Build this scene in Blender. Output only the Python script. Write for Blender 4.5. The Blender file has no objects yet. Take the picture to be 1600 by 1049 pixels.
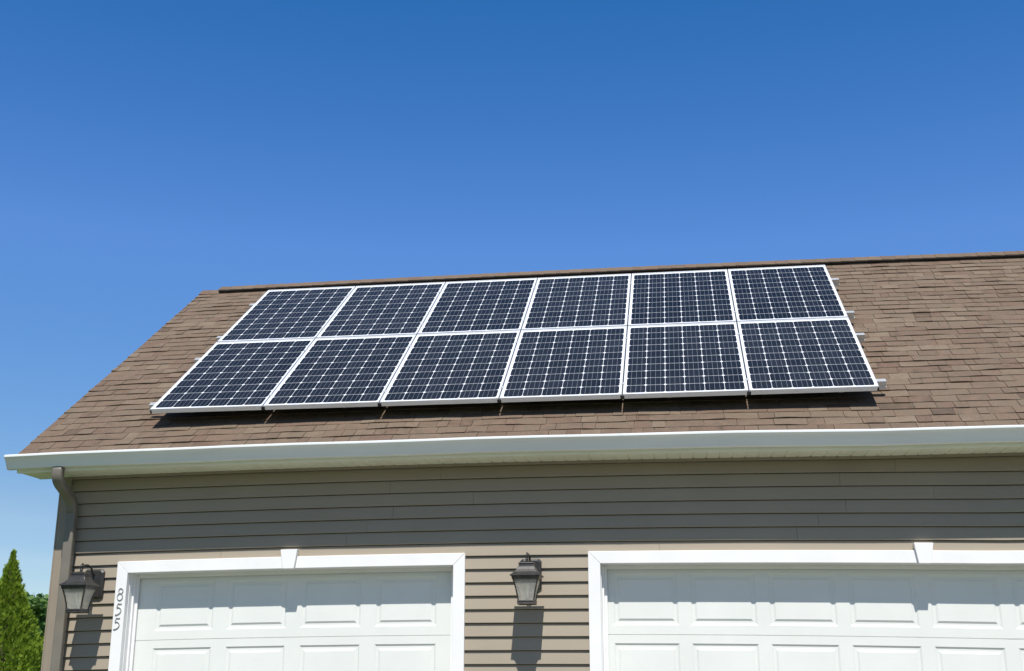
import bpy, bmesh, math, random
from math import sin, cos, tan, pi, radians, sqrt, floor
from mathutils import Vector, Matrix, Euler, noise as mnoise

SC = bpy.context.scene
COL = SC.collection
Z0 = 3.5                       # height of the array's lower left corner above the ground
PITCH = radians(35.8296)       # roof pitch
TP, CP, SP = tan(PITCH), cos(PITCH), sin(PITCH)

# ------------------------------------------------------------------ camera
cam_d = bpy.data.cameras.new("Camera")
cam = bpy.data.objects.new("Camera", cam_d)
COL.objects.link(cam)
cam.location = (4.5079, -9.4805, -2.1944 + Z0)
cam.rotation_euler = (radians(105.885343), radians(-0.0385680), radians(8.205861))
cam_d.sensor_width = 36.0
cam_d.lens = 1865.362 / 1600 * 36.0
cam_d.clip_start = 0.1
cam_d.clip_end = 2000
SC.camera = cam

# ------------------------------------------------------------------ light
SUN_T = Vector((0.12, -1.0, 1.70)).normalized()      # towards the sun
SUN_EL = math.asin(SUN_T.z)
SUN_AZ = math.atan2(SUN_T.x, SUN_T.y)
sun_d = bpy.data.lights.new("Sun", 'SUN')
sun_d.energy = 5.0
sun_d.angle = radians(0.53)
sun_d.color = (1.0, 0.955, 0.89)
sun = bpy.data.objects.new("Sun", sun_d)
COL.objects.link(sun)
sun.location = (0, -20, 30)
sun.rotation_euler = (-SUN_T).to_track_quat('-Z', 'Y').to_euler()

world = bpy.data.worlds.new("World")
SC.world = world
world.use_nodes = True
wn, wl = world.node_tree.nodes, world.node_tree.links
wn.clear()
w_out = wn.new("ShaderNodeOutputWorld")
w_bg = wn.new("ShaderNodeBackground")
w_sky = wn.new("ShaderNodeTexSky")
w_sky.sky_type = 'NISHITA'
w_sky.sun_disc = False
w_sky.sun_elevation = SUN_EL
w_sky.sun_rotation = SUN_AZ
w_sky.altitude = 200
w_sky.air_density = 1.0
w_sky.dust_density = 0.4
w_sky.ozone_density = 3.2
w_hs = wn.new("ShaderNodeHueSaturation")
w_hs.inputs['Saturation'].default_value = 1.27
w_bg.inputs['Strength'].default_value = 0.10
w_t0 = wn.new("ShaderNodeTexCoord")
w_s0 = wn.new("ShaderNodeSeparateXYZ")
w_rp = wn.new("ShaderNodeValToRGB")          # colour balance of the clear sky by height above the horizon
_e = w_rp.color_ramp.elements
_e[0].position, _e[0].color = 0.02, (0.44, 0.46, 0.52, 1)
_e[1].position, _e[1].color = 0.62, (0.27, 0.49, 0.58, 1)
for _p, _c in ((0.13, (0.50, 0.46, 0.475, 1)), (0.26, (0.575, 0.545, 0.595, 1)), (0.34, (0.70, 0.62, 0.70, 1)), (0.52, (0.33, 0.53, 0.635, 1))):
    _n = _e.new(_p); _n.color = _c
w_tm = wn.new("ShaderNodeMix"); w_tm.data_type = 'RGBA'; w_tm.blend_type = 'MULTIPLY'; w_tm.inputs[0].default_value = 1.0
w_sc = wn.new("ShaderNodeVectorMath"); w_sc.operation = 'SCALE'; w_sc.inputs['Scale'].default_value = 2.0
wl.new(w_t0.outputs['Generated'], w_s0.inputs[0]); wl.new(w_s0.outputs[2], w_rp.inputs[0])
wl.new(w_sky.outputs[0], w_hs.inputs['Color']); wl.new(w_hs.outputs[0], w_tm.inputs[6]); wl.new(w_rp.outputs[0], w_tm.inputs[7])
wl.new(w_tm.outputs[2], w_sc.inputs[0])

# thin high cloud low in the sky, by direction
w_tc = wn.new("ShaderNodeTexCoord")
w_mp = wn.new("ShaderNodeMapping"); w_mp.inputs['Scale'].default_value = (2.2, 2.2, 17.0)
w_no = wn.new("ShaderNodeTexNoise"); w_no.inputs['Scale'].default_value = 1.6; w_no.inputs['Detail'].default_value = 6.0
w_mr = wn.new("ShaderNodeMapRange"); w_mr.inputs[1].default_value = 0.42; w_mr.inputs[2].default_value = 0.72
w_sx = wn.new("ShaderNodeSeparateXYZ")
w_el = wn.new("ShaderNodeMapRange"); w_el.inputs[1].default_value = 0.15; w_el.inputs[2].default_value = 0.03
w_mu = wn.new("ShaderNodeMath"); w_mu.operation = 'MULTIPLY'
w_m2 = wn.new("ShaderNodeMath"); w_m2.operation = 'MULTIPLY'; w_m2.inputs[1].default_value = 0.42
w_mx = wn.new("ShaderNodeMix"); w_mx.data_type = 'RGBA'
w_mx.inputs[7].default_value = (6.2, 6.9, 7.4, 1.0)
wl.new(w_tc.outputs['Generated'], w_mp.inputs[0]); wl.new(w_mp.outputs[0], w_no.inputs['Vector'])
wl.new(w_no.outputs[0], w_mr.inputs[0]); wl.new(w_tc.outputs['Generated'], w_sx.inputs[0])
wl.new(w_sx.outputs[2], w_el.inputs[0]); wl.new(w_mr.outputs[0], w_mu.inputs[0]); wl.new(w_el.outputs[0], w_mu.inputs[1])
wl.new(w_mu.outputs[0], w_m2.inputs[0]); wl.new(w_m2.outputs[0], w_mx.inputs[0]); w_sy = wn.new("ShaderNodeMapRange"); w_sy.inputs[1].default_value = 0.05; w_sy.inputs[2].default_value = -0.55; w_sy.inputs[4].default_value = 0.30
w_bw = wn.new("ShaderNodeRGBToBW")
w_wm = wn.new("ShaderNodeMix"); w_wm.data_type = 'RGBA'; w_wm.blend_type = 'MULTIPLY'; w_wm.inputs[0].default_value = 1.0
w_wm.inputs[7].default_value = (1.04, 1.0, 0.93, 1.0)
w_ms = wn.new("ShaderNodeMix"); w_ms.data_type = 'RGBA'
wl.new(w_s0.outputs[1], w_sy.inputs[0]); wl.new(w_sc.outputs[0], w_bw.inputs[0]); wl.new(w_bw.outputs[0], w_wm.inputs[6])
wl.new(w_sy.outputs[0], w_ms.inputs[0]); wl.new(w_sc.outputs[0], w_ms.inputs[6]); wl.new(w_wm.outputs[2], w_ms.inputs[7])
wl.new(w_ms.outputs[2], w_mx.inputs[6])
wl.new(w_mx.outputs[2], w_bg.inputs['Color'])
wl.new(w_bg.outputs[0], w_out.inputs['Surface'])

SC.view_settings.view_transform = 'Standard'
SC.view_settings.look = 'None'
SC.view_settings.exposure = 0.25
SC.view_settings.gamma = 1.0
SC.render.engine = 'CYCLES'
SC.cycles.max_bounces = 8

# ------------------------------------------------------------------ helpers
class NG:
    """small wrapper round a node tree"""
    def __init__(self, name):
        self.m = bpy.data.materials.new(name)
        self.m.use_nodes = True
        self.n = self.m.node_tree.nodes
        self.l = self.m.node_tree.links
        self.b = self.n['Principled BSDF']
    def node(self, t, **kw):
        x = self.n.new(t)
        for k, v in kw.items():
            setattr(x, k, v)
        return x
    def put(self, sock, v):
        if isinstance(v, bpy.types.NodeSocket):
            self.l.new(v, sock)
        else:
            sock.default_value = v
    def math(self, op, a, b=None, c=None, clamp=False):
        x = self.node('ShaderNodeMath', operation=op)
        x.use_clamp = clamp
        self.put(x.inputs[0], a)
        if b is not None: self.put(x.inputs[1], b)
        if c is not None: self.put(x.inputs[2], c)
        return x.outputs[0]
    def mix(self, f, a, b, blend='MIX'):
        x = self.node('ShaderNodeMix', data_type='RGBA', blend_type=blend)
        self.put(x.inputs[0], f)
        self.put(x.inputs[6], a)
        self.put(x.inputs[7], b)
        return x.outputs[2]
    def coord(self, which='Object', scale=None):
        t = self.node('ShaderNodeTexCoord').outputs[which]
        if scale is not None:
            mp = self.node('ShaderNodeMapping')
            self.l.new(t, mp.inputs[0])
            mp.inputs['Scale'].default_value = scale
            t = mp.outputs[0]
        return t
    def noise(self, vec, scale, detail=3.0, rough=0.55):
        x = self.node('ShaderNodeTexNoise')
        self.l.new(vec, x.inputs['Vector'])
        x.inputs['Scale'].default_value = scale
        x.inputs['Detail'].default_value = detail
        x.inputs['Roughness'].default_value = rough
        return x.outputs[0]
    def ramp(self, f, lo, hi):
        x = self.node('ShaderNodeMapRange')
        self.l.new(f, x.inputs[0])
        x.inputs[1].default_value, x.inputs[2].default_value = lo, hi
        return x.outputs[0]
    def bump(self, h, strength, dist):
        x = self.node('ShaderNodeBump')
        x.inputs['Strength'].default_value = strength
        x.inputs['Distance'].default_value = dist
        self.l.new(h, x.inputs['Height'])
        self.l.new(x.outputs[0], self.b.inputs['Normal'])

def rgb(r, g, b): return (r, g, b, 1.0)

def simple_mat(name, col, rough=0.5, metal=0.0, vary=0.08, scale=3.0, stretch=(1, 1, 1), bump=0.0, bscale=60, spec=0.5):
    g = NG(name)
    v = g.coord('Object', stretch)
    n = g.ramp(g.noise(v, scale, 5), 0.3, 0.7)
    dark = tuple(c * (1 - vary) for c in col) + (1,)
    light = tuple(min(1, c * (1 + vary)) for c in col) + (1,)
    g.l.new(g.mix(n, dark, light), g.b.inputs['Base Color'])
    g.b.inputs['Roughness'].default_value = rough
    g.b.inputs['Metallic'].default_value = metal
    g.b.inputs['Specular IOR Level'].default_value = spec
    if bump:
        g.bump(g.noise(v, bscale, 3), bump, 0.002)
    return g.m

def settle(bm):
    """the long building has settled a few centimetres towards both ends"""
    if len(bm.faces) < 4000:
        xs = [v.co.x for v in bm.verts]
        if max(xs) - min(xs) > 1.0:
            x = min(xs) + 0.5
            while x < max(xs) - 0.1:
                bmesh.ops.bisect_plane(bm, geom=bm.verts[:] + bm.edges[:] + bm.faces[:], plane_co=(x, 0, 0), plane_no=(1, 0, 0))
                x += 0.5
    for v in bm.verts:
        z = v.co.z - Z0
        k = 0.0034 - (z + 1.9) * 0.00067 if z < -0.4 else 0.0024 - (z + 0.4) * 0.00054
        k = max(0.0008, min(0.0034, k)) * max(0.0, min(1.0, v.co.z / 1.0))
        v.co.z -= k * min((v.co.x - 3.2) ** 2, 20.0 if v.co.x < 3.2 else (24.0 if z > 0.9 else 8.0 if z > -0.6 else 14.0))

class MB:
    """collects faces for ONE mesh object"""
    def __init__(self):
        self.v, self.f, self.mi, self.tone = [], [], [], []
    def face(self, pts, mi=0, tone=0.5):
        i = len(self.v)
        self.v.extend([tuple(p) for p in pts])
        self.f.append(tuple(range(i, i + len(pts))))
        self.mi.append(mi); self.tone.append(tone)
    def box(self, x0, x1, y0, y1, z0, z1, mi=0, tone=0.5):
        p = [(x0,y0,z0),(x1,y0,z0),(x1,y1,z0),(x0,y1,z0),(x0,y0,z1),(x1,y0,z1),(x1,y1,z1),(x0,y1,z1)]
        self.hull8(p, mi, tone)
    def hull8(self, p, mi=0, tone=0.5):
        i = len(self.v)
        self.v.extend([tuple(q) for q in p])
        for a in ((0,3,2,1),(4,5,6,7),(0,1,5,4),(1,2,6,5),(2,3,7,6),(3,0,4,7)):
            self.f.append(tuple(i + k for k in a)); self.mi.append(mi); self.tone.append(tone)
    def extrude(self, prof, axis_pts, mi=0, cap=True):
        """prof: closed list of (a,b); axis_pts: function(k, a, b) -> point for k = 0 and 1"""
        n = len(prof); i = len(self.v)
        for k in (0, 1):
            for a, b in prof: self.v.append(tuple(axis_pts(k, a, b)))
        for j in range(n):
            j2 = (j + 1) % n
            self.f.append((i + j, i + j2, i + n + j2, i + n + j)); self.mi.append(mi); self.tone.append(0.5)
        if cap:
            self.f.append(tuple(i + j for j in reversed(range(n)))); self.mi.append(mi); self.tone.append(0.5)
            self.f.append(tuple(i + n + j for j in range(n))); self.mi.append(mi); self.tone.append(0.5)
    def loft(self, rings, mi=0, caps=True):
        """rings: lists of equally many points"""
        i = len(self.v); n = len(rings[0])
        for r in rings: self.v.extend([tuple(p) for p in r])
        for k in range(len(rings) - 1):
            for j in range(n):
                j2 = (j + 1) % n
                self.f.append((i + k*n + j, i + k*n + j2, i + (k+1)*n + j2, i + (k+1)*n + j)); self.mi.append(mi); self.tone.append(0.5)
        if caps:
            self.f.append(tuple(i + j for j in reversed(range(n)))); self.mi.append(mi); self.tone.append(0.5)
            m = i + (len(rings) - 1) * n
            self.f.append(tuple(m + j for j in range(n))); self.mi.append(mi); self.tone.append(0.5)
    def tube(self, pts, r, n=8, mi=0):
        pts = [Vector(p) for p in pts]
        rs = r if isinstance(r, (list, tuple)) else [r] * len(pts)
        rings = []
        up = Vector((0.31, 0.17, 0.93))
        for k, p in enumerate(pts):
            d = (pts[min(k+1, len(pts)-1)] - pts[max(k-1, 0)]).normalized()
            s = d.cross(up)
            if s.length < 1e-3: s = d.cross(Vector((1, 0, 0)))
            s.normalize(); t = s.cross(d)
            up = t
            rings.append([p + rs[k] * (cos(2*pi*j/n) * s + sin(2*pi*j/n) * t) for j in range(n)])
        self.loft(rings, mi)
    def build(self, name, mats, parent=None, smooth=False, bevel=0.0, matrix=None):
        me = bpy.data.meshes.new(name)
        me.from_pydata(self.v, [], self.f)
        if not isinstance(mats, (list, tuple)): mats = [mats]
        for m in mats: me.materials.append(m)
        me.polygons.foreach_set('material_index', self.mi)
        at = me.attributes.new('tone', 'FLOAT', 'FACE')
        at.data.foreach_set('value', self.tone)
        bm = bmesh.new(); bm.from_mesh(me)
        bmesh.ops.remove_doubles(bm, verts=bm.verts, dist=1e-6)
        bmesh.ops.recalc_face_normals(bm, faces=bm.faces)
        top = parent
        while top is not None and top.parent is not None: top = top.parent
        if top is not None and top.name.startswith('garage_building'):
            settle(bm)
        bm.to_mesh(me); bm.free()
        if smooth:
            me.polygons.foreach_set('use_smooth', [True] * len(me.polygons))
        o = bpy.data.objects.new(name, me)
        COL.objects.link(o)
        if parent: o.parent = parent
        if matrix: o.matrix_local = matrix
        if bevel:
            b = o.modifiers.new('Bevel', 'BEVEL'); b.width = bevel; b.segments = 2; b.limit_method = 'ANGLE'
        return o

def tag(o, label=None, cat=None, group=None, kind=None):
    for k, v in (('label', label), ('category', cat), ('group', group), ('kind', kind)):
        if v: o[k] = v
    return o

def thing(name, loc, label, cat, group=None, rot=(0, 0, 0)):
    o = bpy.data.objects.new(name, None)
    COL.objects.link(o)
    o.empty_display_size = 0.2
    o.location = loc; o.rotation_euler = rot
    return tag(o, label, cat, group)

def copy_thing(root, loc, label):
    r = root.copy(); COL.objects.link(r); r.location = loc; r['label'] = label
    for ch in list(root.children):
        c = ch.copy(); COL.objects.link(c); c.parent = r
        for g in list(ch.children):
            d = g.copy(); COL.objects.link(d); d.parent = c
    return r

R = random.Random(825)

# ------------------------------------------------------------------ materials
def make_shingle():
    g = NG('asphalt_shingle')
    at = g.node('ShaderNodeAttribute', attribute_name='tone').outputs['Fac']
    v = g.coord('Object')
    gran = g.noise(v, 260, 2, 0.7)
    blot = g.noise(v, 9, 4)
    base = g.node('ShaderNodeValToRGB')
    cr = base.color_ramp
    cr.elements[0].position, cr.elements[0].color = 0.14, rgb(0.098, 0.074, 0.054)
    cr.elements[1].position, cr.elements[1].color = 0.90, rgb(0.184, 0.145, 0.105)
    for p_, c_ in ((0.32, (0.150, 0.102, 0.074)), (0.42, (0.132, 0.102, 0.075)), (0.52, (0.164, 0.115, 0.082)), (0.60, (0.144, 0.114, 0.083)), (0.72, (0.166, 0.124, 0.089))):
        e = cr.elements.new(p_); e.color = rgb(*c_)
    f = g.math('ADD', g.math('MULTIPLY', at, 0.66), g.math('MULTIPLY', g.ramp(blot, 0.25, 0.75), 0.34))
    g.l.new(f, base.inputs[0])
    c = g.mix(g.ramp(gran, 0.3, 0.7), rgb(0.50, 0.49, 0.48), rgb(1.48, 1.46, 1.44))
    g.l.new(g.mix(1.0, base.outputs[0], c, 'MULTIPLY'), g.b.inputs['Base Color'])
    g.b.inputs['Roughness'].default_value = 0.92
    g.b.inputs['Specular IOR Level'].default_value = 0.2
    g.bump(gran, 0.6, 0.003)
    return g.m

def make_siding():
    g = NG('vinyl_siding')
    v = g.coord('Object')
    grain = g.noise(g.coord('Object', (2.0, 20, 60)), 6, 4)
    big = g.noise(v, 1.3, 4)
    at = g.node('ShaderNodeAttribute', attribute_name='tone').outputs['Fac']
    c = g.mix(g.ramp(big, 0.3, 0.7), rgb(0.292, 0.250, 0.192), rgb(0.322, 0.276, 0.213))
    c2 = g.mix(at, rgb(0.94, 0.94, 0.94), rgb(1.06, 1.06, 1.05))
    g.l.new(g.mix(1.0, c, c2, 'MULTIPLY'), g.b.inputs['Base Color'])
    g.b.inputs['Roughness'].default_value = 0.55
    g.b.inputs['Specular IOR Level'].default_value = 0.35
    g.bump(grain, 0.12, 0.002)
    return g.m

def make_door():
    g = NG('painted_steel_door')
    grain = g.noise(g.coord('Object', (3, 3, 70)), 5, 4)
    dirt = g.noise(g.coord('Object'), 2.2, 5)
    c = g.mix(g.ramp(dirt, 0.35, 0.75), rgb(0.735, 0.755, 0.725), rgb(0.685, 0.705, 0.675))
    g.l.new(c, g.b.inputs['Base Color'])
    g.b.inputs['Roughness'].default_value = 0.42
    g.bump(grain, 0.18, 0.002)
    return g.m

def make_cells():
    """sixty cells of one module: pitch, chamfers, ribbons; coordinates in metres from the lower left corner"""
    g = NG('photovoltaic_cells')
    t = g.node('ShaderNodeSeparateXYZ')
    g.l.new(g.coord('Object'), t.inputs[0])
    mx, my, px, py = 0.0230, 0.0390, 0.1595, 0.1572
    u = g.math('DIVIDE', g.math('SUBTRACT', t.outputs[0], mx), px)
    v = g.math('DIVIDE', g.math('SUBTRACT', t.outputs[1], my), py)
    fu = g.math('SUBTRACT', g.math('FRACT', u), 0.5)
    fv = g.math('SUBTRACT', g.math('FRACT', v), 0.5)
    au, av = g.math('ABSOLUTE', fu), g.math('ABSOLUTE', fv)
    half = 0.5 - 0.0016 / 0.1595
    in_sq = g.math('MULTIPLY', g.math('LESS_THAN', au, half), g.math('LESS_THAN', av, half))
    ch = g.math('LESS_THAN', g.math('ADD', au, av), 2 * half - 0.082)
    inside = g.math('MULTIPLY', g.math('MULTIPLY', g.math('GREATER_THAN', u, 0.0), g.math('LESS_THAN', u, 6.0)),
                    g.math('MULTIPLY', g.math('GREATER_THAN', v, 0.0), g.math('LESS_THAN', v, 10.0)))
    cell = g.math('MULTIPLY', g.math('MULTIPLY', in_sq, ch), inside)
    # three ribbons running up the module
    bus = None
    for off in (-0.26, 0.0, 0.26):
        b = g.math('LESS_THAN', g.math('ABSOLUTE', g.math('SUBTRACT', fu, off)), 0.0050)
        bus = b if bus is None else g.math('MAXIMUM', bus, b)
    bus = g.math('MULTIPLY', bus, cell)
    wn_ = g.node('ShaderNodeTexWhiteNoise', noise_dimensions='3D')
    cb = g.node('ShaderNodeCombineXYZ')
    g.l.new(g.math('FLOOR', u), cb.inputs[0]); g.l.new(g.math('FLOOR', v), cb.inputs[1])
    oi = g.node('ShaderNodeObjectInfo')
    g.l.new(g.math('MULTIPLY', oi.outputs['Random'], 37.0), cb.inputs[2])
    g.l.new(cb.outputs[0], wn_.inputs['Vector'])
    cc = g.mix(wn_.outputs['Value'], rgb(0.0100, 0.0118, 0.0145), rgb(0.0162, 0.0182, 0.0225))
    sc_ = g.math('ADD', g.math('MULTIPLY', oi.outputs['Random'], 0.40), 0.82)
    cg = g.node('ShaderNodeVectorMath', operation='SCALE'); g.l.new(cc, cg.inputs[0]); g.l.new(sc_, cg.inputs['Scale']); cc = cg.outputs[0]
    col = g.mix(bus, cc, rgb(0.25, 0.27, 0.29))
    col = g.mix(cell, rgb(0.72, 0.74, 0.76), col)
    g.l.new(col, g.b.inputs['Base Color'])
    g.b.inputs['Roughness'].default_value = 0.16
    g.b.inputs['Specular IOR Level'].default_value = 0.13
    dust = g.noise(g.coord('Object'), 5, 5)
    g.l.new(g.math('ADD', g.math('MULTIPLY', dust, 0.16), 0.10), g.b.inputs['Roughness'])
    return g.m

def make_leaf(name, c0, c1, c2):
    g = NG(name)
    at = g.node('ShaderNodeAttribute', attribute_name='tone').outputs['Fac']
    r = g.node('ShaderNodeValToRGB')
    cr = r.color_ramp
    cr.elements[0].color = rgb(*c0); cr.elements[1].color = rgb(*c2)
    e = cr.elements.new(0.5); e.color = rgb(*c1)
    g.l.new(at, r.inputs[0])
    g.l.new(r.outputs[0], g.b.inputs['Base Color'])
    g.b.inputs['Roughness'].default_value = 0.6
    g.b.inputs['Specular IOR Level'].default_value = 0.3
    tr = g.node('ShaderNodeBsdfTranslucent')
    g.l.new(r.outputs[0], tr.inputs[0])
    mx = g.node('ShaderNodeMixShader')
    mx.inputs[0].default_value = 0.42
    g.l.new(g.b.outputs[0], mx.inputs[1]); g.l.new(tr.outputs[0], mx.inputs[2])
    g.l.new(mx.outputs[0], g.n['Material Output'].inputs['Surface'])
    return g.m

def make_glass():
    g = NG('seeded_lantern_glass')
    g.b.inputs['Base Color'].default_value = rgb(0.93, 0.92, 0.86)
    g.b.inputs['Roughness'].default_value = 0.26
    g.b.inputs['IOR'].default_value = 1.3
    g.b.inputs['Transmission Weight'].default_value = 0.80
    g.bump(g.noise(g.coord('Object'), 70, 2), 0.5, 0.004)
    return g.m

def make_ground(name, a, b, s):
    g = NG(name)
    v = g.coord('Object')
    n = g.math('ADD', g.math('MULTIPLY', g.noise(v, s, 6), 0.6), g.math('MULTIPLY', g.noise(v, s * 22, 3), 0.4))
    g.l.new(g.mix(g.ramp(n, 0.35, 0.65), rgb(*a), rgb(*b)), g.b.inputs['Base Color'])
    g.b.inputs['Roughness'].default_value = 0.95
    return g.m

M = {}
M['shingle'] = make_shingle()
M['siding'] = make_siding()
M['door'] = make_door()
M['cells'] = make_cells()
M['trim'] = simple_mat('white_trim_paint', (0.80, 0.80, 0.80), 0.45, vary=0.03, scale=4, bump=0.05)
M['gutter'] = simple_mat('white_gutter_enamel', (0.76, 0.78, 0.78), 0.35, vary=0.04, scale=2.5, stretch=(0.6, 3, 3))
M['soffit'] = simple_mat('cream_white_vinyl', (0.80, 0.80, 0.66), 0.5, vary=0.05, scale=3)
M['taupe'] = simple_mat('taupe_vinyl_trim', (0.275, 0.230, 0.178), 0.5, vary=0.06, scale=4)
M['spout'] = simple_mat('taupe_aluminium', (0.175, 0.158, 0.130), 0.45, vary=0.10, scale=5)
M['wood'] = simple_mat('dark_interior_board', (0.10, 0.085, 0.07), 0.9)
M['vent'] = simple_mat('black_vent_plastic', (0.018, 0.016, 0.015), 0.8, vary=0.2)
M['alu'] = simple_mat('anodised_aluminium_frame', (0.83, 0.84, 0.85), 0.38, metal=0.35, vary=0.03, scale=6)
M['rail'] = simple_mat('mill_aluminium_rail', (0.72, 0.72, 0.70), 0.40, metal=0.5, vary=0.05, scale=8)
M['black'] = simple_mat('black_plastic', (0.02, 0.02, 0.022), 0.6)
M['back'] = simple_mat('white_backsheet', (0.7, 0.7, 0.7), 0.7)
M['bronze'] = simple_mat('weathered_bronze', (0.050, 0.048, 0.046), 0.36, metal=0.40, vary=0.30, scale=25, bump=0.15)
M['glass'] = make_glass()
M['bulb'] = simple_mat('white_bulb_glass', (0.78, 0.76, 0.68), 0.3)
M['digit'] = simple_mat('grey_digit_metal', (0.33, 0.35, 0.35), 0.45, metal=0.2, vary=0.15, scale=40)
M['arbor'] = make_leaf('arborvitae_sprays', (0.140, 0.225, 0.022), (0.250, 0.370, 0.034), (0.360, 0.470, 0.065))
M['leaf'] = make_leaf('broadleaf_foliage', (0.100, 0.180, 0.048), (0.145, 0.255, 0.062), (0.200, 0.330, 0.085))
M['bark'] = simple_mat('grey_brown_bark', (0.11, 0.085, 0.065), 0.9, vary=0.3, scale=12, stretch=(1, 1, 0.25))
M['grass'] = make_ground('lawn_grass', (0.040, 0.075, 0.018), (0.075, 0.120, 0.030), 0.6)
M['concrete'] = make_ground('driveway_concrete', (0.190, 0.182, 0.145), (0.235, 0.225, 0.180), 1.2)

# ------------------------------------------------------------------ setting
mb = MB(); mb.face([(-900, -900, -0.03), (900, -900, -0.03), (900, 900, -0.03), (-900, 900, -0.03)])
tag(mb.build('ground', M['grass']), kind='structure')
mb = MB()
NX = 12
for i in range(NX):
    x0, x1 = -0.9 + i * 10.6 / NX, -0.9 + (i + 1) * 10.6 / NX
    mb.box(x0 + 0.004, x1 - 0.004, -14.0, 0.05, -0.10, 0.0)
tag(mb.build('driveway', M['concrete']), kind='structure')

mb = MB()  # unseen high ground added behind the camera to keep skylight off the shaded wall
NH = 40
for i in range(NH):
    def hp(q, r):
        x = -260 + 520 * q / NH
        hgt = 17 + 4 * sin(q * 0.9) + 2 * sin(q * 2.3 + 1)
        return [(x, -62, -0.03), (x, -80, hgt * 0.62), (x, -105, hgt), (x, -170, hgt * 1.05)][r]
    for r in range(3):
        mb.face([hp(i, r), hp(i + 1, r), hp(i + 1, r + 1), hp(i, r + 1)])
tag(mb.build('sky_blocking_hills', M['grass']), kind='structure')

# ------------------------------------------------------------------ garage building
YW = 0.06                  # outer face of the siding
XL, XR = -0.77, 9.62       # outer corners of the walls
YB = 6.56                  # back wall
RIDGE_Y = 3.30
HN = -0.16                 # roof surface, measured square to it from the module glass
ZC = HN / CP               # roof plane: z = TP*y + ZC
def roof_z(y): return Z0 + TP * y + ZC
RX0, RX1 = -1.03, 9.88
EAVE_Y = -0.265
RIDGE_Z = roof_z(RIDGE_Y)
ZS = Z0 - 0.527             # soffit
EXPO = 0.1045
C0 = Z0 - 1.276            # underside of the first siding course above the doors

house = thing('garage_building', (0, 0, 0), 'attached garage with taupe lap siding, brown shingle roof and two white doors', 'garage')

DOORS = [(-0.09, 2.66), (3.835, 8.765)]
HEAD = Z0 - 1.347

def courses(mb, fr, zlo, zhi, span, cuts=()):
    """lap siding: fr(u, depth, z) -> point; span(z) -> (u0, u1); cuts = [(u0, u1, top)]"""
    k0 = int(floor((zlo - C0) / EXPO)) ; k = k0
    while C0 + k * EXPO < zhi - 1e-4:
        zb, zt = max(zlo, C0 + k * EXPO), min(zhi, C0 + (k + 1) * EXPO)
        u0, u1 = span((zb + zt) / 2)
        ivs = [(u0, u1)]
        for c0, c1, top in cuts:
            if zb < top - 0.02:
                nxt = []
                for a, b in ivs:
                    if c1 <= a or c0 >= b: nxt.append((a, b)); continue
                    if a < c0: nxt.append((a, c0))
                    if b > c1: nxt.append((c1, b))
                ivs = nxt
        for a, b in ivs:
            x = a; first = True
            while x < b - 1e-4:
                L = 3.6 if not first else 0.9 + 2.7 * R.random()
                first = False
                e = min(b, x + L)
                if b - e < 0.25: e = b
                nx = e
                if e < b: e -= 0.0018
                t = 0.5 + 0.35 * (R.random() - 0.5)
                lip = 0.0180 + R.uniform(-0.0006, 0.0006)
                sag = 0
                n = max(1, int((e - x) / 0.45))
                offs = [R.uniform(-0.0009, 0.0009) for _ in range(n + 1)]
                for q in range(n):
                    xa, xb = x + (e - x) * q / n, x + (e - x) * (q + 1) / n
                    da, db = lip + offs[q], lip + offs[q + 1]
                    A, B = fr(xa, da, zb), fr(xb, db, zb)
                    # face with a rolled butt edge; under it an open slot 6 mm high and 20 mm deep
                    A, B = fr(xa, da - 0.002, zb), fr(xb, db - 0.002, zb)
                    A2, B2 = fr(xa, da, zb + 0.004), fr(xb, db, zb + 0.004)
                    zs = zt - 0.0062
                    Cc, D = fr(xb, 0.001, zs), fr(xa, 0.001, zs)
                    mb.face([fr(xa, -0.022, zb), fr(xb, -0.022, zb), B, A], 0, t)
                    mb.face([A, B, B2, A2], 0, t)
                    mb.face([A2, B2, Cc, D], 0, t)
                    mb.face([D, Cc, fr(xb, -0.022, zs + 0.001), fr(xa, -0.022, zs + 0.001)], 0, t)
                mb.face([fr(e, -0.022, zb), fr(e, lip, zb), fr(e, 0.001, zt - 0.006), fr(e, -0.022, zt - 0.006)], 0, t)
                mb.face([fr(x, -0.022, zb), fr(x, lip, zb), fr(x, 0.001, zt - 0.006), fr(x, -0.022, zt - 0.006)], 0, t)
                x = nx
        k += 1

# front wall: sheathing with two openings, then the courses
mb = MB()
yb0, yb1 = YW + 0.036, YW + 0.14
zt = ZS + 0.02
xs = [XL + 0.03, DOORS[0][0], DOORS[0][1], DOORS[1][0], DOORS[1][1], XR - 0.03]
mb.box(xs[0], xs[1], yb0, yb1, 0.0, zt)
mb.box(xs[2], xs[3], yb0, yb1, 0.0, zt)
mb.box(xs[4], xs[5], yb0, yb1, 0.0, zt)
mb.box(xs[1], xs[2], yb0, yb1, HEAD, zt)
mb.box(xs[3], xs[4], yb0, yb1, HEAD, zt)
courses(mb, lambda u, d, z: (u, YW + 0.0135 - d, z), 0.02, ZS, lambda z: (XL + 0.05, XR - 0.05),
        [(DOORS[0][0] - 0.05, DOORS[0][1] + 0.05, HEAD + 0.04), (DOORS[1][0] - 0.05, DOORS[1][1] + 0.05, HEAD + 0.04)])
mb.build('front_wall', M['siding'], house)

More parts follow.
